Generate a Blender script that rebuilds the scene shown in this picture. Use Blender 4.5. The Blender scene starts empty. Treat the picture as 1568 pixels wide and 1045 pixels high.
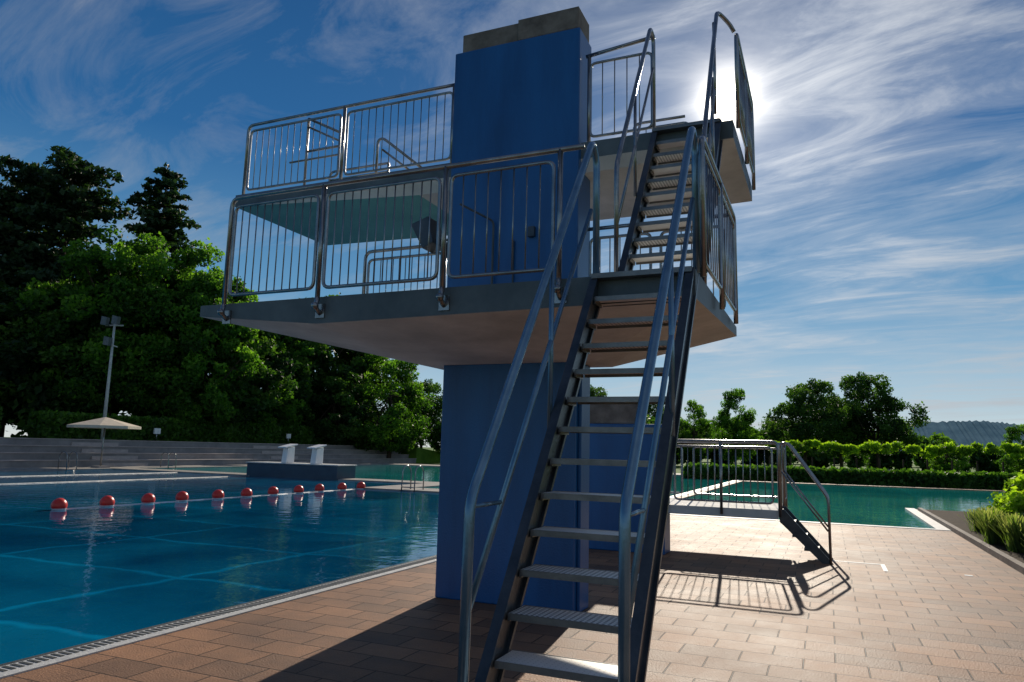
import bpy, math, random
import numpy as np
from mathutils import Vector, Matrix
sc = bpy.context.scene
R_ = math.radians

# ------------------------------------------------------------ materials
def newmat(name):
    m = bpy.data.materials.new(name); m.use_nodes = True
    nt = m.node_tree; b = nt.nodes["Principled BSDF"]
    return m, nt, b
def N(nt, t, **kw):
    n = nt.nodes.new(t)
    for k, v in kw.items(): setattr(n, k, v)
    return n
def ramp(nt, stops):
    r = N(nt, 'ShaderNodeValToRGB'); e = r.color_ramp.elements
    e[0].position, e[0].color = stops[0][0], (*stops[0][1], 1)
    e[1].position, e[1].color = stops[-1][0], (*stops[-1][1], 1)
    for p, c in stops[1:-1]:
        x = e.new(p); x.color = (*c, 1)
    return r
def noisy(name, c1, c2, scale=3, rough=.6, metal=0, bump=.0, bscale=40, spec=.5, stretch=(1,1,1)):
    m, nt, b = newmat(name)
    tc = N(nt, 'ShaderNodeTexCoord'); mp = N(nt, 'ShaderNodeMapping'); mp.inputs['Scale'].default_value = stretch
    nt.links.new(tc.outputs['Object'], mp.inputs[0])
    n = N(nt, 'ShaderNodeTexNoise'); n.inputs['Scale'].default_value = scale; n.inputs['Detail'].default_value = 6
    n.inputs['Roughness'].default_value = .65
    nt.links.new(mp.outputs[0], n.inputs['Vector'])
    r = ramp(nt, [(.32, c1), (.68, c2)])
    nt.links.new(n.outputs['Fac'], r.inputs[0]); nt.links.new(r.outputs[0], b.inputs['Base Color'])
    b.inputs['Roughness'].default_value = rough; b.inputs['Metallic'].default_value = metal
    b.inputs['Specular IOR Level'].default_value = spec
    if bump:
        n2 = N(nt, 'ShaderNodeTexNoise'); n2.inputs['Scale'].default_value = bscale; n2.inputs['Detail'].default_value = 4
        nt.links.new(tc.outputs['Object'], n2.inputs['Vector'])
        bp = N(nt, 'ShaderNodeBump'); bp.inputs['Strength'].default_value = bump; bp.inputs['Distance'].default_value = .02
        nt.links.new(n2.outputs['Fac'], bp.inputs['Height']); nt.links.new(bp.outputs[0], b.inputs['Normal'])
    return m

M_blue = noisy('blue_paint', (.002,.062,.20), (.005,.10,.30), 1.6, .38, 0, .15, 50, .5, (1.6,1.6,.3))
M_conc = noisy('platform_concrete', (.42,.43,.42), (.64,.64,.62), 1.6, .8, 0, .2, 30, .3)
M_teal = noisy('underside_pool_tint', (.07,.26,.27), (.11,.34,.34), 1.6, .6, 0, .2, 30, .3)  # teal reflection of the pool put into the concrete's base colour
M_fascia = noisy('fascia_grey', (.05,.07,.08), (.10,.125,.135), 2.5, .5, 0, .1, 40)
M_cap = noisy('cap_concrete', (.11,.09,.075), (.24,.20,.17), 4, .8, 0, .3, 30, .3)
M_steel = noisy('steel_tube', (.17,.18,.19), (.33,.33,.33), 5, .25, .85, .05, 60)
M_rail = noisy('handrail_sky_tint', (.10,.19,.27), (.18,.29,.38), 5, .26, .65, .05, 60)  # steel with the bluish sky reflection put into its base colour
M_lip = noisy('tread_lip', (.14,.14,.14), (.25,.24,.23), 5, .35, .6, .1, 50)
M_dark = noisy('dark_steel', (.03,.042,.055), (.075,.085,.095), 5, .33, .5, .1, 50)
M_white = noisy('white_plastic', (.7,.7,.7), (.8,.8,.8), 4, .4)
M_red = noisy('red_plastic', (.55,.02,.012), (.68,.035,.02), 4, .35)
M_cream = noisy('parasol_cloth', (.50,.42,.32), (.62,.53,.42), 4, .9)
M_wall = noisy('terrace_concrete', (.20,.19,.19), (.32,.30,.29), .8, .85, 0, .2, 10, .2)
M_bench = noisy('terrace_step', (.36,.31,.29), (.50,.44,.41), 2, .85, 0, .2, 10, .2)
M_cop = noisy('coping', (.36,.37,.37), (.55,.55,.53), 6, .6, 0, .3, 40)
M_deck = noisy('pool_deck_slabs', (.22,.21,.19), (.36,.33,.30), 1.5, .75, 0, .3, 20, .2)
M_gut = noisy('gutter', (.03,.035,.03), (.08,.08,.07), 30, .5, 0, .3, 80)
M_navy = noisy('pool_wall_navy', (.01,.035,.07), (.02,.06,.10), 2, .4)
M_bark = noisy('bark', (.03,.022,.016), (.09,.065,.045), 6, .95, 0, .5, 20, .1, (1,1,.2))
M_soil = noisy('soil', (.03,.022,.015), (.07,.05,.03), 6, .95, 0, .5, 20, .1)
M_paintw = noisy('painted_line', (.5,.5,.48), (.75,.75,.72), 20, .6)
M_hill = noisy('hazy_hill_forest', (.10,.18,.22), (.17,.27,.31), .03, 1, 0, 0, 1, 0)  # forest tone with pale blue aerial haze mixed into the colour

def m_tread():
    m, nt, b = newmat('perforated_tread')
    tc = N(nt,'ShaderNodeTexCoord'); mp = N(nt,'ShaderNodeMapping'); mp.inputs['Scale'].default_value=(34,34,34)
    v = N(nt,'ShaderNodeTexVoronoi'); v.inputs['Scale'].default_value=1; v.inputs['Randomness'].default_value=.0
    nt.links.new(tc.outputs['Object'], mp.inputs[0]); nt.links.new(mp.outputs[0], v.inputs['Vector'])
    r = ramp(nt,[(.26,(.03,.03,.03)),(.34,(.72,.70,.66))])
    nt.links.new(v.outputs['Distance'], r.inputs[0]); nt.links.new(r.outputs[0], b.inputs['Base Color'])
    b.inputs['Metallic'].default_value=.15; b.inputs['Roughness'].default_value=.4
    bp=N(nt,'ShaderNodeBump'); bp.inputs['Distance'].default_value=.006; bp.inputs['Strength'].default_value=.8
    nt.links.new(r.outputs[0], bp.inputs['Height']); nt.links.new(bp.outputs[0], b.inputs['Normal'])
    return m
M_tread = m_tread()

def m_paver():
    m, nt, b = newmat('paver_slabs')
    tc = N(nt,'ShaderNodeTexCoord')
    nd = N(nt,'ShaderNodeTexNoise'); nd.inputs['Scale'].default_value=3
    nt.links.new(tc.outputs['Object'], nd.inputs['Vector'])
    vm = N(nt,'ShaderNodeVectorMath',operation='MULTIPLY_ADD'); vm.inputs[1].default_value=(.012,.012,0)
    nt.links.new(nd.outputs['Color'], vm.inputs[0]); nt.links.new(tc.outputs['Object'], vm.inputs[2])
    br = N(nt,'ShaderNodeTexBrick'); br.offset=.5
    br.inputs['Scale'].default_value=1.0
    br.inputs['Brick Width'].default_value=.48; br.inputs['Row Height'].default_value=.32
    br.inputs['Mortar Size'].default_value=.007; br.inputs['Mortar Smooth'].default_value=.5
    br.inputs['Color1'].default_value=(.345,.188,.108,1); br.inputs['Color2'].default_value=(.185,.112,.074,1)
    br.inputs['Mortar'].default_value=(.06,.04,.03,1); br.inputs['Bias'].default_value=-.1
    nt.links.new(vm.outputs[0], br.inputs['Vector'])
    n = N(nt,'ShaderNodeTexNoise'); n.inputs['Scale'].default_value=.8; n.inputs['Detail'].default_value=10; n.inputs['Roughness'].default_value=.75
    nt.links.new(tc.outputs['Object'], n.inputs['Vector'])
    r = ramp(nt,[(.3,(.48,.52,.57)),(.7,(1.2,1.14,1.06))])
    nt.links.new(n.outputs['Fac'], r.inputs[0])
    mx = N(nt,'ShaderNodeMix',data_type='RGBA',blend_type='MULTIPLY'); mx.inputs['Factor'].default_value=1
    nt.links.new(br.outputs['Color'], mx.inputs['A']); nt.links.new(r.outputs[0], mx.inputs['B'])
    nt.links.new(mx.outputs['Result'], b.inputs['Base Color'])
    n2 = N(nt,'ShaderNodeTexNoise'); n2.inputs['Scale'].default_value=60; n2.inputs['Detail'].default_value=5
    nt.links.new(tc.outputs['Object'], n2.inputs['Vector'])
    a = N(nt,'ShaderNodeMath',operation='MULTIPLY_ADD'); a.inputs[1].default_value=.6
    inv = N(nt,'ShaderNodeMath',operation='MULTIPLY'); inv.inputs[1].default_value=-1
    nt.links.new(br.outputs['Fac'], inv.inputs[0])
    nt.links.new(n2.outputs['Fac'], a.inputs[0]); nt.links.new(inv.outputs[0], a.inputs[2])
    bp=N(nt,'ShaderNodeBump'); bp.inputs['Distance'].default_value=.014; bp.inputs['Strength'].default_value=.9
    nt.links.new(a.outputs[0], bp.inputs['Height']); nt.links.new(bp.outputs[0], b.inputs['Normal'])
    rr = N(nt,'ShaderNodeMapRange'); rr.inputs['To Min'].default_value=.45; rr.inputs['To Max'].default_value=.8
    nt.links.new(n.outputs['Fac'], rr.inputs['Value']); nt.links.new(rr.outputs[0], b.inputs['Roughness'])
    b.inputs['Specular IOR Level'].default_value=.18
    return m
M_paver = m_paver()

def m_water(name, c1, c2, tile=0, bump=.25, cell=2.6):
    m, nt, b = newmat(name)
    tc = N(nt,'ShaderNodeTexCoord')
    n = N(nt,'ShaderNodeTexNoise'); n.inputs['Scale'].default_value=.25; n.inputs['Detail'].default_value=4; n.inputs['Distortion'].default_value=.8
    nt.links.new(tc.outputs['Object'], n.inputs['Vector'])
    r = ramp(nt,[(.36,c1),(.64,c2)]); nt.links.new(n.outputs['Fac'], r.inputs[0])
    br = N(nt,'ShaderNodeTexBrick'); br.offset=0
    br.inputs['Scale'].default_value=1; br.inputs['Brick Width'].default_value=cell*1.5; br.inputs['Row Height'].default_value=cell
    br.inputs['Mortar Size'].default_value=.09; br.inputs['Mortar Smooth'].default_value=1
    br.inputs['Color1'].default_value=(.60,.66,.74,1); br.inputs['Color2'].default_value=(1.25,1.2,1.15,1); br.inputs['Mortar'].default_value=(1.9,1.8,1.7,1)
    nd = N(nt,'ShaderNodeTexNoise'); nd.inputs['Scale'].default_value=1.1; nd.inputs['Detail'].default_value=3
    nt.links.new(tc.outputs['Object'], nd.inputs['Vector'])
    vm = N(nt,'ShaderNodeVectorMath',operation='MULTIPLY_ADD'); vm.inputs[1].default_value=(.5,.5,0)
    nt.links.new(nd.outputs['Color'], vm.inputs[0]); nt.links.new(tc.outputs['Object'], vm.inputs[2])
    nt.links.new(vm.outputs[0], br.inputs['Vector'])
    mx = N(nt,'ShaderNodeMix',data_type='RGBA',blend_type='MULTIPLY'); mx.inputs['Factor'].default_value=tile
    nt.links.new(r.outputs[0], mx.inputs['A']); nt.links.new(br.outputs['Color'], mx.inputs['B'])
    nt.links.new(mx.outputs['Result'], b.inputs['Base Color'])
    b.inputs['Roughness'].default_value=.025; b.inputs['IOR'].default_value=1.33
    n2 = N(nt,'ShaderNodeTexNoise'); n2.inputs['Scale'].default_value=2.0; n2.inputs['Detail'].default_value=4
    nt.links.new(tc.outputs['Object'], n2.inputs['Vector'])
    bp=N(nt,'ShaderNodeBump'); bp.inputs['Distance'].default_value=.035; bp.inputs['Strength'].default_value=bump
    nt.links.new(n2.outputs['Fac'], bp.inputs['Height']); nt.links.new(bp.outputs[0], b.inputs['Normal'])
    return m
M_waterL = m_water('pool_water_deep', (.0,.060,.150), (.001,.14,.275), .85, .30, 2.4)
M_waterR = m_water('pool_water_teal', (.01,.27,.27), (.02,.38,.35), .4, .3)

M_grass = noisy('lawn_grass', (.05,.12,.014), (.12,.22,.03), .6, .9, 0, .6, 30, .1)

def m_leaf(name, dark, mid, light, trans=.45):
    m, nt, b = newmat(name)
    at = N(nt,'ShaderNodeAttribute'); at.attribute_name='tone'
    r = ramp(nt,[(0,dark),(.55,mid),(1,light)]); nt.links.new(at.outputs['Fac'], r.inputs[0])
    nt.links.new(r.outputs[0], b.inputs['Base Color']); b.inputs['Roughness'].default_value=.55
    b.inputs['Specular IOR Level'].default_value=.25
    tr = N(nt,'ShaderNodeBsdfTranslucent')
    g = N(nt,'ShaderNodeMix',data_type='RGBA',blend_type='MULTIPLY'); g.inputs['Factor'].default_value=1
    g.inputs['B'].default_value=(2.2,2.4,.9,1)
    nt.links.new(r.outputs[0], g.inputs['A']); nt.links.new(g.outputs['Result'], tr.inputs['Color'])
    ms = N(nt,'ShaderNodeMixShader'); ms.inputs[0].default_value=trans
    nt.links.new(b.outputs[0], ms.inputs[1]); nt.links.new(tr.outputs[0], ms.inputs[2])
    nt.links.new(ms.outputs[0], nt.nodes['Material Output'].inputs['Surface'])
    return m
M_leafA = m_leaf('foliage_broadleaf', (.016,.045,.007), (.055,.135,.016), (.13,.25,.028), .5)
M_leafB = m_leaf('foliage_dark', (.010,.030,.008), (.032,.08,.014), (.075,.145,.022), .4)
M_leafP = m_leaf('foliage_conifer', (.008,.022,.010), (.022,.052,.020), (.045,.09,.028), .2)
M_leafH = m_leaf('foliage_hedge', (.02,.05,.008), (.05,.12,.015), (.10,.20,.025), .35)
M_leafY = m_leaf('foliage_bright', (.05,.10,.010), (.14,.24,.02), (.28,.40,.03), .5)
M_lav = m_leaf('foliage_lavender', (.05,.09,.02), (.12,.18,.05), (.30,.30,.16), .4)

# ------------------------------------------------------------ mesh builder
class MB:
    def __init__(s): s.v=[]; s.f=[]; s.m=[]; s.s=[]
    def add(s, vs, fs, mi=0, smooth=False):
        o=len(s.v); s.v += [tuple(p) for p in vs]
        for f in fs:
            s.f.append(tuple(i+o for i in f)); s.m.append(mi); s.s.append(smooth)
    def box(s,x0,x1,y0,y1,z0,z1,mi=0):
        s.add([(x0,y0,z0),(x1,y0,z0),(x1,y1,z0),(x0,y1,z0),(x0,y0,z1),(x1,y0,z1),(x1,y1,z1),(x0,y1,z1)],
              [(0,3,2,1),(4,5,6,7),(0,1,5,4),(1,2,6,5),(2,3,7,6),(3,0,4,7)],mi)
    def prism(s, poly, axis, a, b, mi=0):
        n=len(poly)
        def P(p,t):
            return {0:(t,p[0],p[1]),1:(p[0],t,p[1]),2:(p[0],p[1],t)}[axis]
        vs=[P(p,a) for p in poly]+[P(p,b) for p in poly]
        fs=[tuple(range(n))[::-1], tuple(range(n,2*n))]+[(i,(i+1)%n,n+(i+1)%n,n+i) for i in range(n)]
        s.add(vs,fs,mi)
    def tube(s, pts, r, seg=8, mi=0, closed=False, fil=0):
        pts=[Vector(p) for p in pts]
        if fil: pts=fillet(pts,fil,closed)
        n=len(pts); rs = r if isinstance(r,(list,tuple)) else [r]*n
        vs=[];up=None
        for i,p in enumerate(pts):
            a=pts[(i-1)%n] if (closed or i>0) else p
            c=pts[(i+1)%n] if (closed or i<n-1) else p
            t=(c-a).normalized()
            if up is None:
                up=Vector((0,0,1)) if abs(t.z)<.9 else Vector((1,0,0))
            u=(up-t*up.dot(t)).normalized(); w=t.cross(u); up=u
            for k in range(seg):
                an=2*math.pi*k/seg
                vs.append(p+(u*math.cos(an)+w*math.sin(an))*rs[i])
        fs=[]
        for i in range(n if closed else n-1):
            j=(i+1)%n
            for k in range(seg):
                l=(k+1)%seg
                fs.append((i*seg+k,j*seg+k,j*seg+l,i*seg+l))
        if not closed:
            fs.append(tuple(range(seg))); fs.append(tuple(range((n-1)*seg,n*seg))[::-1])
        s.add(vs,fs,mi,True)
    def sphere(s,c,r,mi=0,mi2=None,sz=1):
        vs=[];A,B=8,14
        for i in range(A+1):
            th=math.pi*i/A
            for k in range(B):
                ph=2*math.pi*k/B
                vs.append((c[0]+r*math.sin(th)*math.cos(ph),c[1]+r*math.sin(th)*math.sin(ph),c[2]+r*sz*math.cos(th)))
        o=len(s.v); s.v+=vs
        for i in range(A):
            for k in range(B):
                f=(i*B+k,(i+1)*B+k,(i+1)*B+(k+1)%B,i*B+(k+1)%B)
                s.f.append(tuple(q+o for q in f)); s.m.append(mi if (mi2 is None or i<A//2+1) else mi2); s.s.append(True)
    def mesh(s,name,mats,tone=None):
        me=bpy.data.meshes.new(name); me.from_pydata(s.v,[],s.f)
        for m in mats: me.materials.append(m)
        me.polygons.foreach_set('material_index',s.m); me.polygons.foreach_set('use_smooth',s.s)
        if tone is not None:
            a=me.attributes.new('tone','FLOAT','POINT')
            t=np.full(len(s.v),.5,dtype=np.float32); t[len(s.v)-len(tone):]=tone
            a.data.foreach_set('value',t)
        me.update(); return me
    def obj(s,name,mats,parent=None,bevel=0,tone=None):
        if not isinstance(mats,(list,tuple)): mats=[mats]
        o=bpy.data.objects.new(name,s.mesh(name,mats,tone)); sc.collection.objects.link(o)
        if parent: o.parent=parent
        if bevel:
            b=o.modifiers.new('bevel','BEVEL'); b.width=bevel; b.segments=2; b.limit_method='ANGLE'
        return o
def fillet(pts,r,closed=False):
    out=[];n=len(pts)
    for i,p in enumerate(pts):
        if not closed and i in (0,n-1): out.append(p); continue
        a=pts[(i-1)%n];c=pts[(i+1)%n]
        da=(a-p);dc=(c-p);ra=min(r,da.length*.45);rc=min(r,dc.length*.45)
        p0=p+da.normalized()*ra;p2=p+dc.normalized()*rc
        for k in range(5):
            t=k/4; out.append(p0*(1-t)**2+p*2*t*(1-t)+p2*t*t)
    return out
def empty(name,loc=(0,0,0)):
    e=bpy.data.objects.new(name,None); sc.collection.objects.link(e); e.location=loc; return e

# ------------------------------------------------------------ camera
H=1.65; yaw=R_(23.6); p=R_(8.5); r=R_(1.4)
fh=Vector((-math.sin(yaw),math.cos(yaw),0)); R0=Vector((math.cos(yaw),math.sin(yaw),0)); Z=Vector((0,0,1))
F=fh*math.cos(p)+Z*math.sin(p); U0=-fh*math.sin(p)+Z*math.cos(p)
Rr=R0*math.cos(r)+U0*math.sin(r); Ur=-R0*math.sin(r)+U0*math.cos(r)
cam=bpy.data.cameras.new('camera'); co=bpy.data.objects.new('camera',cam); sc.collection.objects.link(co)
mt=Matrix((Rr,Ur,-F)).transposed().to_4x4(); mt.translation=(0,0,H); co.matrix_world=mt
cam.lens=25.37; cam.sensor_width=36; cam.clip_start=.05; cam.clip_end=5000; sc.camera=co

# ------------------------------------------------------------ light and sky
S=Vector((-.100,.8916,.4415)).normalized()
sl=bpy.data.lights.new('sun','SUN'); sl.energy=4.8; sl.angle=R_(.5); sl.color=(1,.89,.74)
so=bpy.data.objects.new('sun',sl); sc.collection.objects.link(so); so.rotation_euler=S.to_track_quat('Z','Y').to_euler(); so.location=(0,40,30)
w=bpy.data.worlds.new('World'); sc.world=w; w.use_nodes=True; nt=w.node_tree; nt.nodes.clear()
try:
    w.cycles.sampling_method='MANUAL'; w.cycles.sample_map_resolution=512
except Exception: pass
L=nt.links.new
def MA(op,a,b=None,c=None):
    n=N(nt,'ShaderNodeMath',operation=op)
    for i,x in enumerate((a,b,c)):
        if x is None: continue
        if isinstance(x,(int,float)): n.inputs[i].default_value=x
        else: L(x,n.inputs[i])
    return n.outputs[0]
def MIX(mode,f,a,b):
    n=N(nt,'ShaderNodeMix',data_type='RGBA',blend_type=mode)
    for key,x in (('Factor',f),('A',a),('B',b)):
        if isinstance(x,(int,float)): n.inputs[key].default_value=x
        elif isinstance(x,tuple): n.inputs[key].default_value=(*x,1)
        else: L(x,n.inputs[key])
    return n.outputs['Result']
out=N(nt,'ShaderNodeOutputWorld'); bg=N(nt,'ShaderNodeBackground'); bg.inputs['Strength'].default_value=.1
sky=N(nt,'ShaderNodeTexSky',sky_type='NISHITA'); sky.sun_disc=False
sky.sun_elevation=R_(26.2); sky.sun_rotation=R_(-6.4); sky.air_density=1.0; sky.dust_density=.0; sky.ozone_density=4
tc=N(nt,'ShaderNodeTexCoord'); sx=N(nt,'ShaderNodeSeparateXYZ'); L(tc.outputs['Generated'],sx.inputs[0])
er=ramp(nt,[(.0,(6.4,6.9,7.0)),(.07,(3.9,5.4,6.5)),(.20,(1.0,2.8,4.8)),(.38,(.10,1.1,3.0)),(.62,(.03,.58,1.9)),(1,(.05,.4,1.4))])
L(MA('MAXIMUM',sx.outputs['Z'],0.0),er.inputs[0])
base=MIX('MIX',.88,sky.outputs[0],er.outputs[0])
zz=MA('ADD',MA('MAXIMUM',sx.outputs['Z'],0.0),.11)
cb=N(nt,'ShaderNodeCombineXYZ'); L(MA('DIVIDE',sx.outputs['X'],zz),cb.inputs[0]); L(MA('DIVIDE',sx.outputs['Y'],zz),cb.inputs[1])
mr=N(nt,'ShaderNodeMapping'); mr.inputs['Rotation'].default_value=(0,0,R_(14)); L(cb.outputs[0],mr.inputs[0])
mp=N(nt,'ShaderNodeMapping'); mp.inputs['Scale'].default_value=(.75,1.9,1); mp.inputs['Location'].default_value=(1.3,.4,0)
L(mr.outputs[0],mp.inputs[0])
n1=N(nt,'ShaderNodeTexNoise'); n1.inputs['Scale'].default_value=2.1; n1.inputs['Detail'].default_value=11; n1.inputs['Roughness'].default_value=.66; n1.inputs['Distortion'].default_value=.7
L(mp.outputs[0],n1.inputs['Vector'])
n2=N(nt,'ShaderNodeTexNoise'); n2.inputs['Scale'].default_value=1.0; n2.inputs['Detail'].default_value=4
L(cb.outputs[0],n2.inputs['Vector'])
dv=N(nt,'ShaderNodeVectorMath',operation='DOT_PRODUCT'); L(tc.outputs['Generated'],dv.inputs[0]); dv.inputs[1].default_value=S
d=MA('MAXIMUM',dv.outputs['Value'],0)
cm=MA('ADD',MA('ADD',MA('MULTIPLY',n1.outputs['Fac'],.55),MA('MULTIPLY',n2.outputs['Fac'],.45)),MA('MULTIPLY',MA('POWER',d,6),.035))
cm=MA('ADD',cm,MA('MULTIPLY',sx.outputs['X'],.06))
cr=ramp(nt,[(.44,(0,0,0)),(.53,(.27,.27,.27)),(.65,(1,1,1))]); L(cm,cr.inputs[0])
cfac=MA('MULTIPLY',cr.outputs[0],.74)
ccb=MA('ADD',4.1,MA('MULTIPLY',MA('POWER',d,14),4.0))
cc=N(nt,'ShaderNodeCombineColor'); L(ccb,cc.inputs[0]); L(MA('MULTIPLY',ccb,1.05),cc.inputs[1]); L(MA('MULTIPLY',ccb,1.12),cc.inputs[2])
cl=MIX('MIX',cfac,base,cc.outputs[0])
gs=MA('ADD',MA('ADD',MA('MULTIPLY',MA('POWER',d,30),1.1),MA('MULTIPLY',MA('POWER',d,220),2.6)),MA('ADD',MA('MULTIPLY',MA('POWER',d,1400),16.0),MA('MULTIPLY',MA('POWER',d,9000),400.0)))
gc=N(nt,'ShaderNodeCombineColor'); L(gs,gc.inputs[0]); L(MA('MULTIPLY',gs,.92),gc.inputs[1]); L(MA('MULTIPLY',gs,.78),gc.inputs[2])
fin=MIX('ADD',1.0,cl,gc.outputs[0])
L(fin,bg.inputs['Color']); L(bg.outputs[0],out.inputs['Surface'])
sc.view_settings.view_transform='Standard'; sc.view_settings.look='None'; sc.view_settings.exposure=0

# ------------------------------------------------------------ ground, pavement, pools
g=MB(); g.box(-1500,1500,-300,2500,-.6,-.12); g.obj('ground',M_grass)
pv=MB()
pv.box(-5.28,2.58,-10,20,-.11,0); pv.box(2.58,14,-10,9.5,-.11,0)
pv.box(-5.28,-5.0,20,56,-.11,0); pv.box(-5.0,14,48.2,49.6,-.11,0); pv.box(2.6,14,27,27.8,-.11,0)
pv.obj('pavement',M_paver)
pv=MB()
pv.box(-16.8,-5.63,24,25.6,-.11,.02); pv.box(-16.8,-15.4,25.6,30.5,-.11,.02); pv.box(-37,-16.8,29,30.5,-.11,.02)
pv.box(-40,-37,-10,60,-.11,.02); pv.box(-37,-5.28,56,60,-.11,.02)
pv.obj('pool_deck',M_deck)
wl=MB(); wl.box(-37,-5.63,-10,24,-.1,-.035); wl.box(-37,-16.8,24,29,-.1,-.035); 
wl.obj('pool_water',M_waterL)
w2=MB(); w2.box(-37,-15.4,30.5,56,-.1,-.035); w2.box(-15.4,-5.63,25.6,56,-.1,-.035); w2.obj('pool_water',M_waterR)
w3=MB(); w3.box(-5.0,2.3,20.25,48,-.1,-.04); w3.box(2.3,9,28,48,-.1,-.04); w3.obj('pool_water',M_waterR)
cp=MB()
cp.box(-5.52,-5.28,-10,56,-.11,.012); cp.box(-5.63,-5.52,-10,56,-.11,-.004,1)
for i in range(400): cp.box(-5.50,-5.38,-2+i*.06,-1.97+i*.06,.0125,.016,1)
cp.box(-5.0,2.58,20.0,20.25,-.11,.012); cp.box(2.3,2.58,20.25,28,-.11,.012)
cp.obj('pool_coping',[M_cop,M_gut])
ml=MB(); ml.box(-.25,.75,13.0,13.06,.0,.004); ml.box(.69,.75,12.3,13.0,.0,.004); ml.box(1.75,1.85,12.5,12.6,0,.004)
ml.obj('pavement_marking',M_paintw)

# ------------------------------------------------------------ diving tower
T=empty('diving_tower')
b=MB(); b.box(-4.06,-2.44,7.32,7.78,0,6.48); b.obj('tower_slab',M_blue,T,bevel=.015)
b=MB(); b.box(-2.438,-2.40,7.40,7.70,0,2.58); b.obj('slab_edge_strip',M_blue,T,bevel=.008)
b=MB(); b.box(-3.98,-3.23,7.36,7.74,6.482,6.73); b.box(-3.225,-2.46,7.33,7.74,6.482,6.75); b.obj('tower_cap',M_cap,T,bevel=.008)
x0,x1,y0,y1=-5.75,-.85,5.3,7.95
b=MB()
V=[(x0,y0,3),(-4.3,y0,3),(x1,y0,3),(x1,y1,3),(x0,y1,3),
   (x0,y0,2.89),(-4.3,y0,2.75),(x1,y0,2.78),(x1,y1,2.90),(x0,y1,2.90),
   (-4.3,7.22,2.59),(-2.2,7.22,2.59),(-2.2,7.88,2.59),(-4.3,7.88,2.59)]
b.add(V,[(0,1,2,3,4)],0)
b.add(V,[(0,5,6,1),(1,6,7,2),(2,7,8,3),(3,8,9,4),(4,9,5,0)],1)
b.add(V,[(5,10,6),(6,10,11,7),(7,11,12,8),(8,12,13,9),(9,13,10,5),(10,13,12,11)],0)
b.obj('lower_platform',[M_conc,M_fascia],T)
b=MB()
x0,x1,y0,y1=-7.55,-.78,7.40,9.45
V=[(x0,y0,5.1),(x1,y0,5.1),(x1,y1,5.1),(x0,y1,5.1),(x0,y0,4.93),(x1,y0,4.9),(x1,y1,4.9),(x0,y1,4.93),
   (-4.6,7.5,4.78),(-1.9,7.5,4.78),(-1.9,9.2,4.78),(-4.6,9.2,4.78)]
b.add(V,[(0,1,2,3)],0); b.add(V,[(0,4,5,1),(1,5,6,2),(2,6,7,3),(3,7,4,0)],1)
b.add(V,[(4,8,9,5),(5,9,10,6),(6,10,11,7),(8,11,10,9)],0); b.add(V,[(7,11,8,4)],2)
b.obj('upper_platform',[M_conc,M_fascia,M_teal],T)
# railings
def section(mb,A,B,z0,z1,n,r=.017,rp=.0065,ins=.055):
    A=Vector(A);B=Vector(B);dd=(B-A).normalized();a=A+dd*ins;c=B-dd*ins
    P=[(a.x,a.y,z0),(c.x,c.y,z0),(c.x,c.y,z1),(a.x,a.y,z1)]
    mb.tube(P,r,8,0,True,.07)
    for i in range(1,n):
        q=a.lerp(c,i/n); mb.tube([(q.x,q.y,z0),(q.x,q.y,z1)],rp,5)
def post(mb,x,y,z0,z1,r=.023): mb.tube([(x,y,z0),(x,y,z1)],r,10)
b=MB(); Y=5.24
xs=[-5.38,-4.25,-2.95,-1.90,-1.68]
b.tube([(xs[0],Y,2.98),(xs[0],Y,4.06),(-1.70,Y,4.06)],.023,10,0,False,.10)
for a_,c_,n_ in ((0,1,11),(1,2,13),(2,3,8)):
    section(b,(xs[a_],Y,0),(xs[c_],Y,0),3.07,3.97,n_)
for x in xs[1:4]: post(b,x,Y,2.95,4.06)
for x in xs[:4]:
    b.tube([(x,Y,3.0),(x,Y-.02,2.88),(x,Y+.055,2.84)],.022,8,0,False,.05); b.box(x-.05,x+.05,Y+.045,Y+.058,2.80,2.93)
    b.sphere((x,Y-.03,2.90),.036)
Y=7.42
b.tube([(-5.3,Y,3.0),(-5.3,Y,4.08),(-4.08,Y,4.08)],.022,8,0,False,.1)
section(b,(-5.3,Y,0),(-4.1,Y,0),3.09,3.97,12); post(b,-4.15,Y,3,4.08)
b.tube([(-2.40,Y,4.08),(-.85,Y,4.08)],.022,8); section(b,(-2.38,Y,0),(-1.6,Y,0),3.09,3.97,6); section(b,(-1.6,Y,0),(-.85,Y,0),3.09,3.97,6)
X=-.80
b.tube([(X,5.35,2.95),(X,5.35,4.06),(X,7.45,4.06),(X,7.45,2.95)],.023,8,0,False,.1)
section(b,(X,5.35,0),(X,6.4,0),3.07,3.97,8); section(b,(X,6.4,0),(X,7.45,0),3.07,3.97,8); post(b,X,6.4,2.9,4.06)
b.obj('lower_railing',M_steel,T)
b=MB(); Y=7.44
b.tube([(-7.45,Y,5.05),(-7.45,Y,6.14),(-4.05,Y,6.14)],.022,8,0,False,.1)
section(b,(-7.45,Y,0),(-5.78,Y,0),5.17,6.05,14); section(b,(-5.78,Y,0),(-4.08,Y,0),5.17,6.05,14)
post(b,-5.78,Y,4.98,6.14); post(b,-4.12,Y,4.98,6.14); post(b,-6.42,Y+.05,5.1,6.1,.018)
b.tube([(-6.42,Y+.05,6.1),(-5.85,Y+.05,5.80)],.018,8); b.tube([(-6.42,Y+.05,5.98),(-5.85,Y+.05,5.68)],.014,8)
b.tube([(-6.42,Y+.05,5.62),(-5.85,Y+.05,5.62)],.018,8); b.tube([(-6.7,Y+.05,5.50),(-5.85,Y+.05,5.50)],.014,8)
Y=9.3
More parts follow.
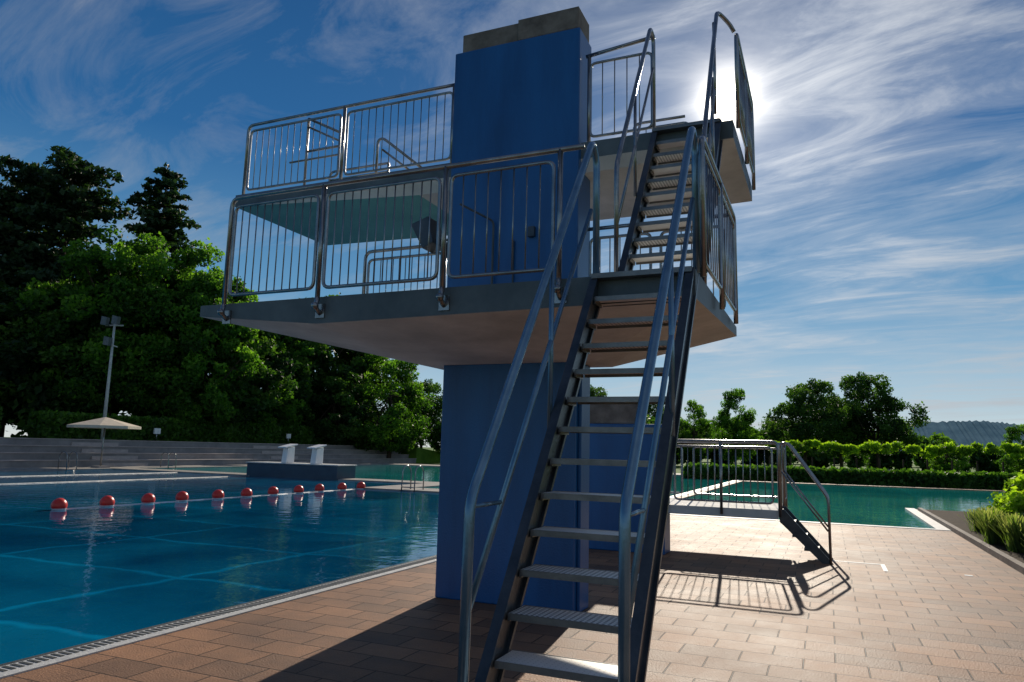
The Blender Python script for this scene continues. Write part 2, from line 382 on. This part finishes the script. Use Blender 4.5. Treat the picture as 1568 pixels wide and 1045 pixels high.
b.tube([(-7.45,Y,5.1),(-7.45,Y,6.14),(-6.3,Y,6.14)],.02,8,0,False,.1); b.tube([(-7.45,Y,6.0),(-6.3,Y,6.0)],.014,8); post(b,-6.3,Y,5.1,6.14,.02)
b.tube([(-5.28,7.52,5.1),(-5.28,7.52,5.62),(-5.2,7.52,5.64),(-4.6,7.52,5.15)],.018,8,0,False,.06)
b.tube([(-5.2,7.52,5.48),(-4.75,7.52,5.12)],.014,8)
Y=7.44
section(b,(-2.40,Y,0),(-1.58,Y,0),5.17,6.06,5); b.tube([(-2.40,Y,6.16),(-1.6,Y,6.24)],.022,8); post(b,-2.36,Y,5.0,6.16)
X=-.74
b.tube([(X,7.5,5.05),(X,7.5,6.14),(X,9.25,6.14),(X,9.25,4.98)],.022,8,0,False,.1)
section(b,(X,7.55,0),(X,8.4,0),5.17,6.05,7); section(b,(X,8.4,0),(X,9.25,0),5.17,6.05,7); post(b,X,8.4,5,6.14)
b.tube([(-2.3,9.3,5.1),(-2.3,9.3,6.14),(-1.6,9.3,6.14)],.02,8,0,False,.1); section(b,(-2.3,9.3,0),(-1.5,9.3,0),5.17,6.05,6)
b.obj('upper_railing',M_steel,T)
def stair(prefix,xa,xb,ya,za,yb,zb,n,par):
    sl_=(zb-za)/(yb-ya)
    s=MB()
    for X in (xa,xb-.035):
        for (o1,o2,w0,w1) in ((-.02,.16,.008,.027),(-.05,-.02,-.012,.047),(.16,.19,-.012,.047)):
            s.prism([(ya+o1,za),(ya+o2,za),(yb+o2,zb),(yb+o1,zb)],0,X+w0,X+w1)
    s.obj(prefix+'_stringers',M_dark,par)
    t=MB()
    dz=(zb-za)/(n+1)
    for k in range(1,n+1):
        z=za+dz*k; y=ya+(z-za)/sl_
        t.box(xa+.05,xb-.05,y-.01,y+.21,z-.016,z-.003,0)
        t.box(xa+.05,xb-.05,y-.016,y-.0105,z-.036,z-.001,1); t.box(xa+.05,xb-.05,y+.2105,y+.216,z-.036,z-.001,1)
        for X in (xa+.034,xb-.05): t.box(X,X+.014,y+.02,y+.19,z-.05,z-.017,1)
    t.obj(prefix+'_treads',[M_tread,M_lip],par)
stair('main_stair',-1.62,-.86,3.04,0,5.29,3.0,14,T)
stair('upper_stair',-1.60,-.90,5.85,3.0,7.39,5.1,10,T)
b=MB()
for X in (-1.65,-.86):
    b.tube([(X,3.28,0),(X,3.3,1.39),(X,5.3,4.12),(X,5.42,4.0),(X,5.42,3.0)],.028,12,0,False,.09)
    b.tube([(X,3.3,1.36),(X,3.70,1.36)],.012,8)
    b.tube([(X,3.32,.86),(X,5.28,3.535)],.018,8)
    b.tube([(X,4.42,2.92),(X,4.42,1.75)],.018,8)
b.obj('main_stair_handrail',M_rail,T)
b=MB()
X=-1.62
b.tube([(X,5.92,3.0),(X,5.92,4.15),(X,7.3,6.27),(X,7.45,6.22),(X,7.45,5.1)],.022,10,0,False,.09)
b.tube([(X,5.93,3.6),(X,7.42,5.85)],.015,8); b.tube([(X,6.6,5.18),(X,6.6,4.1)],.016,8)
X=-.88
b.tube([(X,5.92,3.0),(X,5.92,4.15),(X-.03,7.3,6.30),(-.80,7.46,6.22),(-.76,7.5,6.14)],.022,10,0,False,.09)
b.tube([(X,5.93,3.6),(X-.04,7.05,5.30),(X-.04,7.12,5.1)],.015,8,0,False,.05); b.tube([(X,6.6,5.18),(X,6.6,4.1)],.016,8)
b.tube([(-.93,7.18,6.1),(-.93,7.2,5.1)],.016,8)
b.obj('upper_stair_handrail',M_steel,T)
b=MB(); b.box(-1.6,-.9,7.3,7.39,5.06,5.098); b.box(-1.62,-.86,5.2,5.298,2.96,2.999); b.obj('landing_grating',M_lip,T)
b=MB(); b.box(-4.30,-4.06,7.36,7.40,4.1,4.13); b.prism([(-4.52,4.30),(-4.28,4.38),(-4.2,4.05),(-4.34,3.98)],1,7.2,7.5); b.obj('tower_floodlight',M_dark,T,bevel=.01)
b=MB(); b.box(-3.02,-2.94,7.27,7.318,4.02,4.14); b.tube([(-3.2,7.3,3.0),(-3.2,7.3,4.0)],.012,6); b.tube([(-3.45,7.28,3.0),(-3.45,7.28,4.25),(-3.75,7.0,4.4)],.014,8,0,False,.05); b.obj('tower_switch_box',M_dark,T,bevel=.005)

# ------------------------------------------------------------ one metre platform
Q=empty('springboard_platform')
b=MB(); b.box(-4.1,-2.50,12.15,12.62,0,2.12); b.obj('pedestal',M_blue,Q,bevel=.015)
b=MB(); b.box(-4.0,-2.9,12.2,12.6,2.122,2.48); b.obj('pedestal_cap',M_cap,Q,bevel=.01)
b=MB(); b.box(-5.9,-.75,12.25,14.1,.66,.80); b.obj('deck',M_conc,Q,bevel=.01)
b=MB(); Y=12.22
b.tube([(-2.45,Y,.8),(-2.45,Y,1.86),(-.72,Y,1.86),(-.72,Y,.7)],.022,8,0,False,.09)
section(b,(-2.4,Y,0),(-.76,Y,0),.9,1.77,14); post(b,-1.6,Y,.7,1.86)
Y=14.1
b.tube([(-4.5,Y,1.86),(-.72,Y,1.86)],.022,8); section(b,(-2.4,Y,0),(-.76,Y,0),.9,1.77,12); section(b,(-4.4,Y,0),(-2.5,Y,0),.9,1.77,14); post(b,-.72,Y,.7,1.86)
b.tube([(-.72,Y,1.86),(-.72,13.5,1.86),(-.72,13.5,.8)],.022,8,0,False,.09); section(b,(-.72,13.5,0),(-.72,14.1,0),.9,1.77,5)
for yy in (12.55,13.35):
    b.tube([(-.72,yy,.8),(-.72,yy,1.84),(-.6,yy,1.86),(-.02,yy,1.0),(-.02,yy,0)],.021,8,0,False,.09)
    b.tube([(-.70,yy,1.4),(-.04,yy,.5)],.014,8)
b.obj('railing',M_steel,Q)
b=MB()
for yy in (12.6,13.27): b.prism([(-.75,.60),(-.75,.80),(-.68,.80),(.02,0),(-.14,0)],1,yy,yy+.04)
for k in range(1,4):
    z=.2*k; x=-.03-.62*z/.8*1.1; b.box(x-.2,x+.02,12.64,13.27,z-.03,z)
b.obj('steps',M_dark,Q)

# ------------------------------------------------------------ float line, lane ropes, blocks, ladders
rng=random.Random(5)
b=MB()
b.tube([(-16.8,11.8,-.03),(-16.8,24.1,-.03)],.012,6,1)
for i in range(11):
    b.sphere((-16.8+rng.uniform(-.05,.05),11.8+i*1.225+rng.uniform(-.05,.05),.065),.175,0,1)
b.obj('float_line',[M_red,M_white])
for xx in (-27.0,-32.0):
    b=MB(); b.tube([(xx,-8,-.03),(xx,29,-.03)],.018,6,0); b.obj('lane_rope',[M_cop])
b=MB(); b.box(-27.2,-21.6,28.9,30.4,-.1,.62); b.box(-27.25,-21.55,28.85,30.45,.622,.68,1); b.obj('pool_end_wall',[M_navy,M_cop],bevel=.02)
for xx in (-25.2,-23.4):
    b=MB(); b.prism([(29.1,.68),(29.7,.68),(29.7,1.5),(29.2,1.42)],0,xx,xx+.32); b.prism([(28.9,1.42),(29.8,1.58),(29.8,1.64),(28.9,1.48)],0,xx-.1,xx+.42); b.obj('starting_block',M_white,bevel=.02)
def ladder(x,y,ang):
    b=MB()
    for s in (-.28,.28):
        b.tube([(.55,s,0),(.55,s,.75),(.3,s,.95),(-.05,s,.85),(-.12,s,-.1)],.024,8,0,False,.15)
    for z in (-.02,.12): b.tube([(-.12,-.28,z),(-.12,.28,z)],.02,6)
    o=b.obj('pool_ladder',M_steel); o.location=(x,y,0); o.rotation_euler=(0,0,ang)
ladder(-14.6,24.05,R_(90)); ladder(-37.1,26.5,R_(180)); ladder(-37.1,33,R_(180)); ladder(-20,56.1,R_(90)); ladder(8.9,33,0)

# ------------------------------------------------------------ terraces
b=MB()
for i in range(4):
    b.box(-40-.95*(i+1),-40-.95*i,-12,67,-.1,.40*(i+1)-.05,0); b.box(-40-.95*(i+1)+.0,-40-.95*i+.06,-12,67,.40*(i+1)-.046,.40*(i+1),1)
b.obj('terrace_wall',[M_wall,M_bench])
b=MB()
for yy in (30.5,46):
    for k in range(8): b.box(-40-.475*k-.47,-40-.475*k+.1,yy,yy+3.2,-.1,.2*(k+1)+.004)
b.obj('terrace_stairs',M_bench)
b=MB(); b.box(-220,-43.8,-60,67,-.1,1.58); b.prism([(67,1.58),(67,-.1),(85,-.1)],0,-220,-40); b.obj('raised_lawn',M_grass)

# ------------------------------------------------------------ foliage
def leaves(nprng, centers, radii, tones, n, size, squash=.8, shell=.55):
    C=np.array(centers);Rr_=np.array(radii);Tn=np.array(tones)
    wgt=Rr_**2/np.sum(Rr_**2); idx=nprng.choice(len(C),n,p=wgt)
    d=nprng.normal(size=(n,3)); d/=np.linalg.norm(d,axis=1)[:,None]
    rad=(shell+(1.12-shell)*nprng.random(n)**.7)
    out_=nprng.random(n)<.10; rad[out_]*=1.35
    off=d*rad[:,None]*Rr_[idx][:,None]; off[:,2]*=squash
    P=C[idx]+off
    nrm=d*.5+nprng.normal(size=(n,3))*.7; nrm/=np.linalg.norm(nrm,axis=1)[:,None]
    a=np.cross(nrm,nprng.normal(size=(n,3))); a/=np.linalg.norm(a,axis=1)[:,None]
    c=np.cross(nrm,a); s=size*(.55+.9*nprng.random(n))[:,None]
    v=np.empty((n,4,3)); v[:,0]=P-a*s*.6; v[:,1]=P+c*s*.36-a*s*.05+nrm*s*.08; v[:,2]=P+a*s*.6; v[:,3]=P-c*s*.36+nrm*s*.08
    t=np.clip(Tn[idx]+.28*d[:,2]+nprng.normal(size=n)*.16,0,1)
    return v.reshape(-1,3), np.repeat(t,4).astype(np.float32)
def add_leaves(mb,v,mi):
    o=len(mb.v); mb.v+= [tuple(x) for x in v.tolist()]; n=len(v)//4
    mb.f+=[(o+4*i,o+4*i+1,o+4*i+2,o+4*i+3) for i in range(n)]; mb.m+=[mi]*n; mb.s+=[False]*n
def broadleaf(name,seed,Ht,Rad,mat,n=20000,size=.34,base=.16,ncl=75,clr=(.08,.19)):
    rg=np.random.default_rng(seed); rd=random.Random(seed); mb=MB()
    th=Ht*.62; pts=[Vector((rd.uniform(-.2,.2)*k/3,rd.uniform(-.2,.2)*k/3,th*k/6)) for k in range(7)]
    mb.tube(pts,[Ht*.022*(1-.75*k/6) for k in range(7)],8)
    cs=[];rs=[];ts=[]
    cz=Ht*(base+1)/2; hz=Ht*(1-base)/2
    lobes=[(rd.uniform(0,6.28),rd.uniform(-.5,.9),rd.uniform(.62,1.25)) for _ in range(12)]
    for i in range(ncl):
        ph=rd.uniform(0,6.28); u=rd.uniform(-.95,1); rr=rd.random()**.40
        k=1
        for (lp,lu,ls) in lobes:
            dd=max(0,math.cos(ph-lp)); k+= (ls-1)*dd*math.exp(-((u-lu)/.35)**2)
        prof=math.sqrt(max(0,1-u*u*.92))*(1 if u>-.3 else .92)
        x=math.cos(ph)*prof*rr*Rad*k*.92; y=math.sin(ph)*prof*rr*Rad*k*.92; z=cz+u*hz*.9*(.85+.15*rr)*k
        z=min(z,Ht*.97)
        cs.append((x,y,z)); rs.append(Rad*rd.uniform(*clr)); ts.append(rd.uniform(.1,.9)*(.55+.45*rr))
        if i%5==0:
            s=pts[rd.randint(2,6)]; e=Vector((x,y,z)); m=s.lerp(e,.5)+Vector((0,0,-.05*Ht*rd.random()))
            mb.tube([s,m,e],[Ht*.008,Ht*.005,Ht*.002],5)
    v,t=leaves(rg,cs,rs,ts,n,size); add_leaves(mb,v,1)
    return mb.mesh(name,[M_bark,mat],t)
def conifer(name,seed,Ht,Rad,mat,n=16000,size=.3,base=.2,pointy=1.0,cf=.2):
    rg=np.random.default_rng(seed); rd=random.Random(seed); mb=MB()
    mb.tube([(0,0,0),(.1,0,Ht*.5),(0,.1,Ht*.98)],[Ht*.014,Ht*.009,.03],8)
    cs=[];rs=[];ts=[]
    z=Ht*base
    while z<Ht*.97:
        f=(z/Ht-base)/(1-base); rr=Rad*((1-f)**(.75*pointy))*(.85+.2*math.sin(f*9)) + .35
        nb=rd.randint(5,8); a0=rd.uniform(0,6.28)
        for k in range(nb):
            an=a0+6.28*k/nb+rd.uniform(-.3,.3); L_=rr*rd.uniform(.55,1.15)
            e=Vector((math.cos(an)*L_,math.sin(an)*L_,z+L_*rd.uniform(-.12,.22)))
            mb.tube([(0,0,z),e],[.07,.02],4)
            for q in (.3,.6,.9):
                cs.append((e.x*q,e.y*q,z+(e.z-z)*q+rd.uniform(-.1,.2))); rs.append(max(.3,L_*cf*rd.uniform(.8,1.3))); ts.append(rd.uniform(.15,.6))
        z+=Ht*rd.uniform(.028,.05)
    cs.append((0,0,Ht*.97)); rs.append(.3); ts.append(.4)
    v,t=leaves(rg,cs,rs,ts,n,size,.55,.2); add_leaves(mb,v,1)
    return mb.mesh(name,[M_bark,mat],t)
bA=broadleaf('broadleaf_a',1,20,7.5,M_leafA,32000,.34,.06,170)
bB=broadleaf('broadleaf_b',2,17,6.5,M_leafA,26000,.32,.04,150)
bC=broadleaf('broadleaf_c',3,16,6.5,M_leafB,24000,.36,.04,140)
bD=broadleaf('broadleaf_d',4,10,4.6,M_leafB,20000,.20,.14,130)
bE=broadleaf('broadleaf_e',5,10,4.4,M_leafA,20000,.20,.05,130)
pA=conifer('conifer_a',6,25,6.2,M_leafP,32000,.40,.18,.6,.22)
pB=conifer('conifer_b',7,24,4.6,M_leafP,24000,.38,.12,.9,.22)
rd=random.Random(11)
def place(me,name,x,y,z,s=1,sz=None):
    o=bpy.data.objects.new(name,me); sc.collection.objects.link(o)
    o.location=(x,y,z); o.rotation_euler=(0,0,rd.uniform(0,6.28)); o.scale=(s,s,(sz or s)); return o
def pos(a,d): return d*(-.4003+.9164*a), d*(.9164+.4003*a)
def trees(lst):
    for me,name,a,d,z,s,szz in lst:
        x,y=pos(a,d); place(me,name,x,y,z,s,szz)
G=1.58
trees([
 (pA,'pine_tree',-.70,60,G,1.05,.97),(pA,'pine_tree',-.64,60,G,1.15,1.0),(pB,'pine_tree',-.745,58,G,1.2,.9),(bC,'oak_tree',-.70,56,G,1.0,.78),
 (bC,'oak_tree',-.62,56,G,.95,.74),(bA,'maple_tree',-.555,56,G,.85,.84),(pB,'spruce_tree',-.505,62,G,1.25,1.05),
 (bA,'maple_tree',-.475,57,G,.8,.82),(bB,'maple_tree',-.425,58,G,.75,.80),(bC,'oak_tree',-.39,62,G,.9,.8),
 (bB,'maple_tree',-.34,66,G,.75,.66),(bC,'oak_tree',-.285,74,G,1.0,.98),(bC,'oak_tree',-.335,70,G,.9,.8),
 (bC,'oak_tree',-.22,80,0,1.0,.95),(bC,'oak_tree',-.24,72,0,.75,.6),(bE,'linden_tree',-.165,74,0,1.25,1.10),(bD,'oak_tree',-.12,84,0,1.0,.95),
 (bC,'oak_tree',-.78,60,G,1.0,1.0),(bB,'maple_tree',-.82,54,G,.9,.8),
 (bD,'oak_tree',.405,76,0,1.05,.96),(bD,'oak_tree',.505,76,0,1.08,1.06),(bD,'oak_tree',.455,80,0,.95,.85),
 (bE,'linden_tree',.31,86,0,.75,.93),(bE,'linden_tree',.255,98,0,.75,.85),(bD,'oak_tree',.12,92,0,.9,1.0),(bD,'oak_tree',.20,95,0,.8,.9),
 (bE,'linden_tree',.60,72,0,.5,.38),(bE,'linden_tree',.70,52,0,.4,.42),
])
def mass(name,segs,n,size,mat,wd,seed,z0=0,var=.25):
    rg=np.random.default_rng(seed); rdm=random.Random(seed); mb=MB(); cs=[];rs=[];ts=[]
    for (xa,ya,xb,yb,h) in segs:
        Lg=math.hypot(xb-xa,yb-ya); k=max(2,int(Lg/(wd*.6)))
        for i in range(k+1):
            t=i/k; hh=h*(1+rdm.uniform(-var,var))
            x=xa+(xb-xa)*t+rdm.uniform(-.3,.3)*wd; y=ya+(yb-ya)*t+rdm.uniform(-.3,.3)*wd
            for q in range(3):
                cs.append((x+rdm.uniform(-.2,.2)*wd,y+rdm.uniform(-.2,.2)*wd,z0+hh*(.2+.3*q))); rs.append(max(hh*.22,min(wd,h)*.4)*rdm.uniform(.6,1.1)); ts.append(rdm.uniform(.2,.7))
    v,t=leaves(rg,cs,rs,ts,n,size,.9,.3); v[:,2]=np.maximum(v[:,2],z0); add_leaves(mb,v,0)
    return mb.obj(name,[mat],tone=t)
mass('undergrowth',[(-56,14,-50,66,4),(-50,64,-20,86,4)],18000,.55,M_leafB,4.0,21,G*.6)
mass('distant_tree_line',[(-30,98,8,114,4.6),(8,114,40,106,3.0)],20000,.6,M_leafB,3.4,22)
mass('distant_tree_line',[(-60,150,20,180,8),(20,180,120,170,4.2)],20000,1.0,M_leafB,5,23)
def hedge(name,x0,x1,y0,y1,z0,z1,n,size,mat,seed):
    rg=np.random.default_rng(seed); mb=MB(); mb.box(x0+.1,x1-.1,y0+.1,y1-.1,z0,z1-.1,1)
    P=rg.random((n,3))*[x1-x0,y1-y0,z1-z0]+[x0,y0,z0]
    A=np.array([(y1-y0)*(z1-z0)]*2+[(x1-x0)*(z1-z0)]*2+[(x1-x0)*(y1-y0)]); f=rg.choice(5,n,p=A/A.sum())
    j=rg.normal(size=n)*.07
    P[f==0,0]=x0+j[f==0];P[f==1,0]=x1+j[f==1];P[f==2,1]=y0+j[f==2];P[f==3,1]=y1+j[f==3];P[f==4,2]=z1+j[f==4]*1.2
    C=P;
    nrm=rg.normal(size=(n,3));nrm/=np.linalg.norm(nrm,axis=1)[:,None]
    a=np.cross(nrm,rg.normal(size=(n,3)));a/=np.linalg.norm(a,axis=1)[:,None];c=np.cross(nrm,a);s=size*(.6+.8*rg.random(n))[:,None]
    v=np.empty((n,4,3));v[:,0]=C-a*s*.6;v[:,1]=C+c*s*.4;v[:,2]=C+a*s*.6;v[:,3]=C-c*s*.4
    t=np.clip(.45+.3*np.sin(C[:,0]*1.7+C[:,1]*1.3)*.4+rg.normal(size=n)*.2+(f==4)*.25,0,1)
    t=np.repeat(t,4).astype(np.float32); v=v.reshape(-1,3); add_leaves(mb,v,0)
    return mb.obj(name,[mat,M_leafB],tone=t)
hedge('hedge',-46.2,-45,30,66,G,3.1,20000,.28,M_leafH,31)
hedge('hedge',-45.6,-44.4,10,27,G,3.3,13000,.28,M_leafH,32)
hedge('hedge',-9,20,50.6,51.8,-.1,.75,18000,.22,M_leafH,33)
b=MB(); cs=[];rs=[];ts=[]; r5=random.Random(41)
for i in range(17):
    x=-4+i*1.45; y=57; hh=r5.uniform(-.12,.18)
    b.tube([(x,y,0),(x+.05,y,1.6)],[.07,.05],6)
    for q in range(7): cs.append((x+r5.uniform(-.85,.85),y+r5.uniform(-.3,.3),2.2+hh+r5.uniform(-.18,.28))); rs.append(r5.uniform(.20,.38)); ts.append(r5.uniform(.25,.9))
v,t=leaves(np.random.default_rng(42),cs,rs,ts,16000,.17,.7,.3); add_leaves(b,v,1); b.obj('pleached_tree_row',[M_bark,M_leafY],tone=t)
b=MB(); b.box(2.60,9,9.5,27,-.11,.05); b.box(2.585,2.70,9.5,27,-.1,.10,1); b.obj('planting_bed',[M_soil,M_cap])
b=MB(); cs=[];rs=[];ts=[]
for i in range(130):
    an=r5.uniform(0,6.28); u=r5.random(); rr=r5.random()**.5
    cs.append((4.3+math.cos(an)*rr*1.25*math.sqrt(1-u*u*.8),17.3+math.sin(an)*rr*1.5*math.sqrt(1-u*u*.8),.15+u*1.25)); rs.append(r5.uniform(.16,.30)); ts.append(r5.uniform(.1,.9))
for i in range(8):
    b.tube([(4.3,17.3,0),(4.3+r5.uniform(-.9,.9),17.3+r5.uniform(-1,1),1.1)],[.03,.01],5)
v,t=leaves(np.random.default_rng(43),cs,rs,ts,28000,.09,.9,.2); add_leaves(b,v,1); b.obj('laurel_shrub',[M_bark,M_leafY],tone=t)
def tuft(name,x,y,h,n,seed,mat):
    rr=random.Random(seed); mb=MB(); tn=[]
    for i in range(n):
        an=rr.uniform(0,6.28); ln=rr.uniform(.1,.55)*h; hh=h*rr.uniform(.6,1.1); bx=x+rr.gauss(0,.07); by=y+rr.gauss(0,.07); wx=math.cos(an+1.57)*.008; wy=math.sin(an+1.57)*.008
        p1=(bx+math.cos(an)*ln*.4,by+math.sin(an)*ln*.4,hh*.6); p2=(bx+math.cos(an)*ln,by+math.sin(an)*ln,hh)
        mb.add([(bx-wx,by-wy,0.04),(bx+wx,by+wy,0.04),(p1[0]+wx,p1[1]+wy,p1[2]),(p1[0]-wx,p1[1]-wy,p1[2]),(p2[0]+wx*1.3,p2[1]+wy*1.3,p2[2]),(p2[0]-wx*1.3,p2[1]-wy*1.3,p2[2])],[(0,1,2,3),(3,2,4,5)])
        tt=rr.uniform(.1,.7); tn+=[tt*.6,tt*.6,tt,tt,min(1,tt+.4),min(1,tt+.4)]
    return mb.obj(name,[mat],tone=np.array(tn,dtype=np.float32))
for i in range(24):
    tuft('lavender_plant',2.9+r5.uniform(0,.8),10.4+i*.42+r5.uniform(-.1,.1),r5.uniform(.45,.7),260,100+i,M_lav)
cs=[];rs=[];ts=[];b=MB()
for i in range(70):
    cs.append((6.5+r5.uniform(-1.6,2.5),22+r5.uniform(-4,4),.3+r5.random()*.5)); rs.append(r5.uniform(.25,.45)); ts.append(r5.uniform(.2,.7))
v,t=leaves(np.random.default_rng(44),cs,rs,ts,12000,.14,.9,.2); add_leaves(b,v,0); b.obj('ground_cover_shrub',[M_leafH],tone=t)
def hill(X0,X1,Y0,h0,seed,rm):
    rr=random.Random(seed); n=700; vs=[]; ph=[rr.uniform(0,6.28) for _ in range(6)]
    for i in range(n+1):
        x=X0+(X1-X0)*i/n; q=min(1,(x-X0)/rm); q=q*q*(3-2*q)
        hh=h0*q*(.90+.06*math.sin(x*.02+ph[0])+.04*math.sin(x*.05+ph[1]))+rr.uniform(0,h0*.05)
        vs+=[(x,Y0-150,-1),(x,Y0,hh),(x,Y0+400,-1)]
    fs=[]
    for i in range(n):
        a=3*i; fs+=[(a,a+3,a+4,a+1),(a+1,a+4,a+5,a+2)]
    return vs,fs
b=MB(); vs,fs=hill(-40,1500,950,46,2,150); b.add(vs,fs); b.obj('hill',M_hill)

# ------------------------------------------------------------ parasol, floodlight mast
b=MB(); X,Yp=-38.2,29.1
b.tube([(X,Yp,0),(X,Yp,2.85)],.04,8,0)
n=8
for k in range(n):
    a0=2*math.pi*k/n;a1=2*math.pi*(k+1)/n
    b.add([(X,Yp,2.9),(X+1.9*math.cos(a0),Yp+1.9*math.sin(a0),2.4),(X+1.9*math.cos(a1),Yp+1.9*math.sin(a1),2.4)],[(0,1,2)],1)
    b.add([(X+1.9*math.cos(a0),Yp+1.9*math.sin(a0),2.4),(X+1.9*math.cos(a1),Yp+1.9*math.sin(a1),2.4),(X+1.9*math.cos(a1),Yp+1.9*math.sin(a1),2.25),(X+1.9*math.cos(a0),Yp+1.9*math.sin(a0),2.25)],[(0,1,2,3)],1)
    b.tube([(X,Yp,2.3),(X+1.85*math.cos(a0),Yp+1.85*math.sin(a0),2.38)],.012,5,0)
b.box(X-.35,X+.35,Yp-.35,Yp+.35,0.02,.12,2)
b.obj('parasol',[M_steel,M_cream,M_wall])
b=MB(); X,Ym=-44.2,33.6
b.tube([(X,Ym,G),(X,Ym,9.6)],[.13,.07],10)
b.tube([(X-.6,Ym-.2,9.3),(X+.6,Ym+.2,9.3)],.05,8)
for s_,zz_ in ((-.55,9.6),(.5,9.6),(-.1,8.2)):
    b.prism([(X+s_-.28,zz_-.25),(X+s_+.25,zz_-.35),(X+s_+.3,zz_+.2),(X+s_-.22,zz_+.32)],1,Ym-.45,Ym-.2,1)
b.tube([(X-.1,Ym-.3,8.0),(X+.5,Ym,7.8)],.04,6)
b.obj('floodlight_mast',[M_cop,M_dark])
for (x,y) in ((-44.4,38),(-44.4,52)):
    b=MB(); b.tube([(x,y,G),(x,y,2.3)],.05,6,0); b.box(x-.04,x+.08,y-.25,y+.25,2.1,2.5,1); b.obj('info_sign',[M_steel,M_white])
def bench(x,y):
    b=MB()
    for k in range(4): b.box(x-.9,x+.9,y+.12*k,y+.12*k+.09,.42,.46)
    for k in range(3): b.box(x-.9,x+.9,y+.50,y+.53,.55+.13*k,.64+.13*k)
    for s in (-.75,.75):
        b.tube([(x+s,y,.0),(x+s,y+.05,.41),(x+s,y+.48,.41),(x+s,y+.56,.95)],.02,6,1); b.tube([(x+s,y+.5,0),(x+s,y+.45,.41)],.02,6,1)
    b.obj('park_bench',[M_bench,M_dark])
bench(-3.6,54.2); bench(3,54)
def lounger(x,y,a):
    b=MB()
    for s in (-.3,.3):
        b.tube([(-.9,s,.32),(.3,s,.32),(.95,s,.75)],.02,6,0); 
        for q in (-.75,.25): b.tube([(q,s,.32),(q,s,0)],.018,6,0)
    for k in range(9): b.box(-.88+k*.13,-.79+k*.13,-.29,.29,.335,.35,1)
    for k in range(5): b.prism([(.33+k*.12,.36+k*.08),(.42+k*.12,.42+k*.08),(.41+k*.12,.44+k*.08),(.32+k*.12,.38+k*.08)],1,-.29,.29,1)
    o=b.obj('sun_lounger',[M_steel,M_white]); o.location=(x,y,.02); o.rotation_euler=(0,0,a)
lounger(-30,57.5,.4); lounger(-27.5,57.7,.5); lounger(-24.5,57.6,.3)
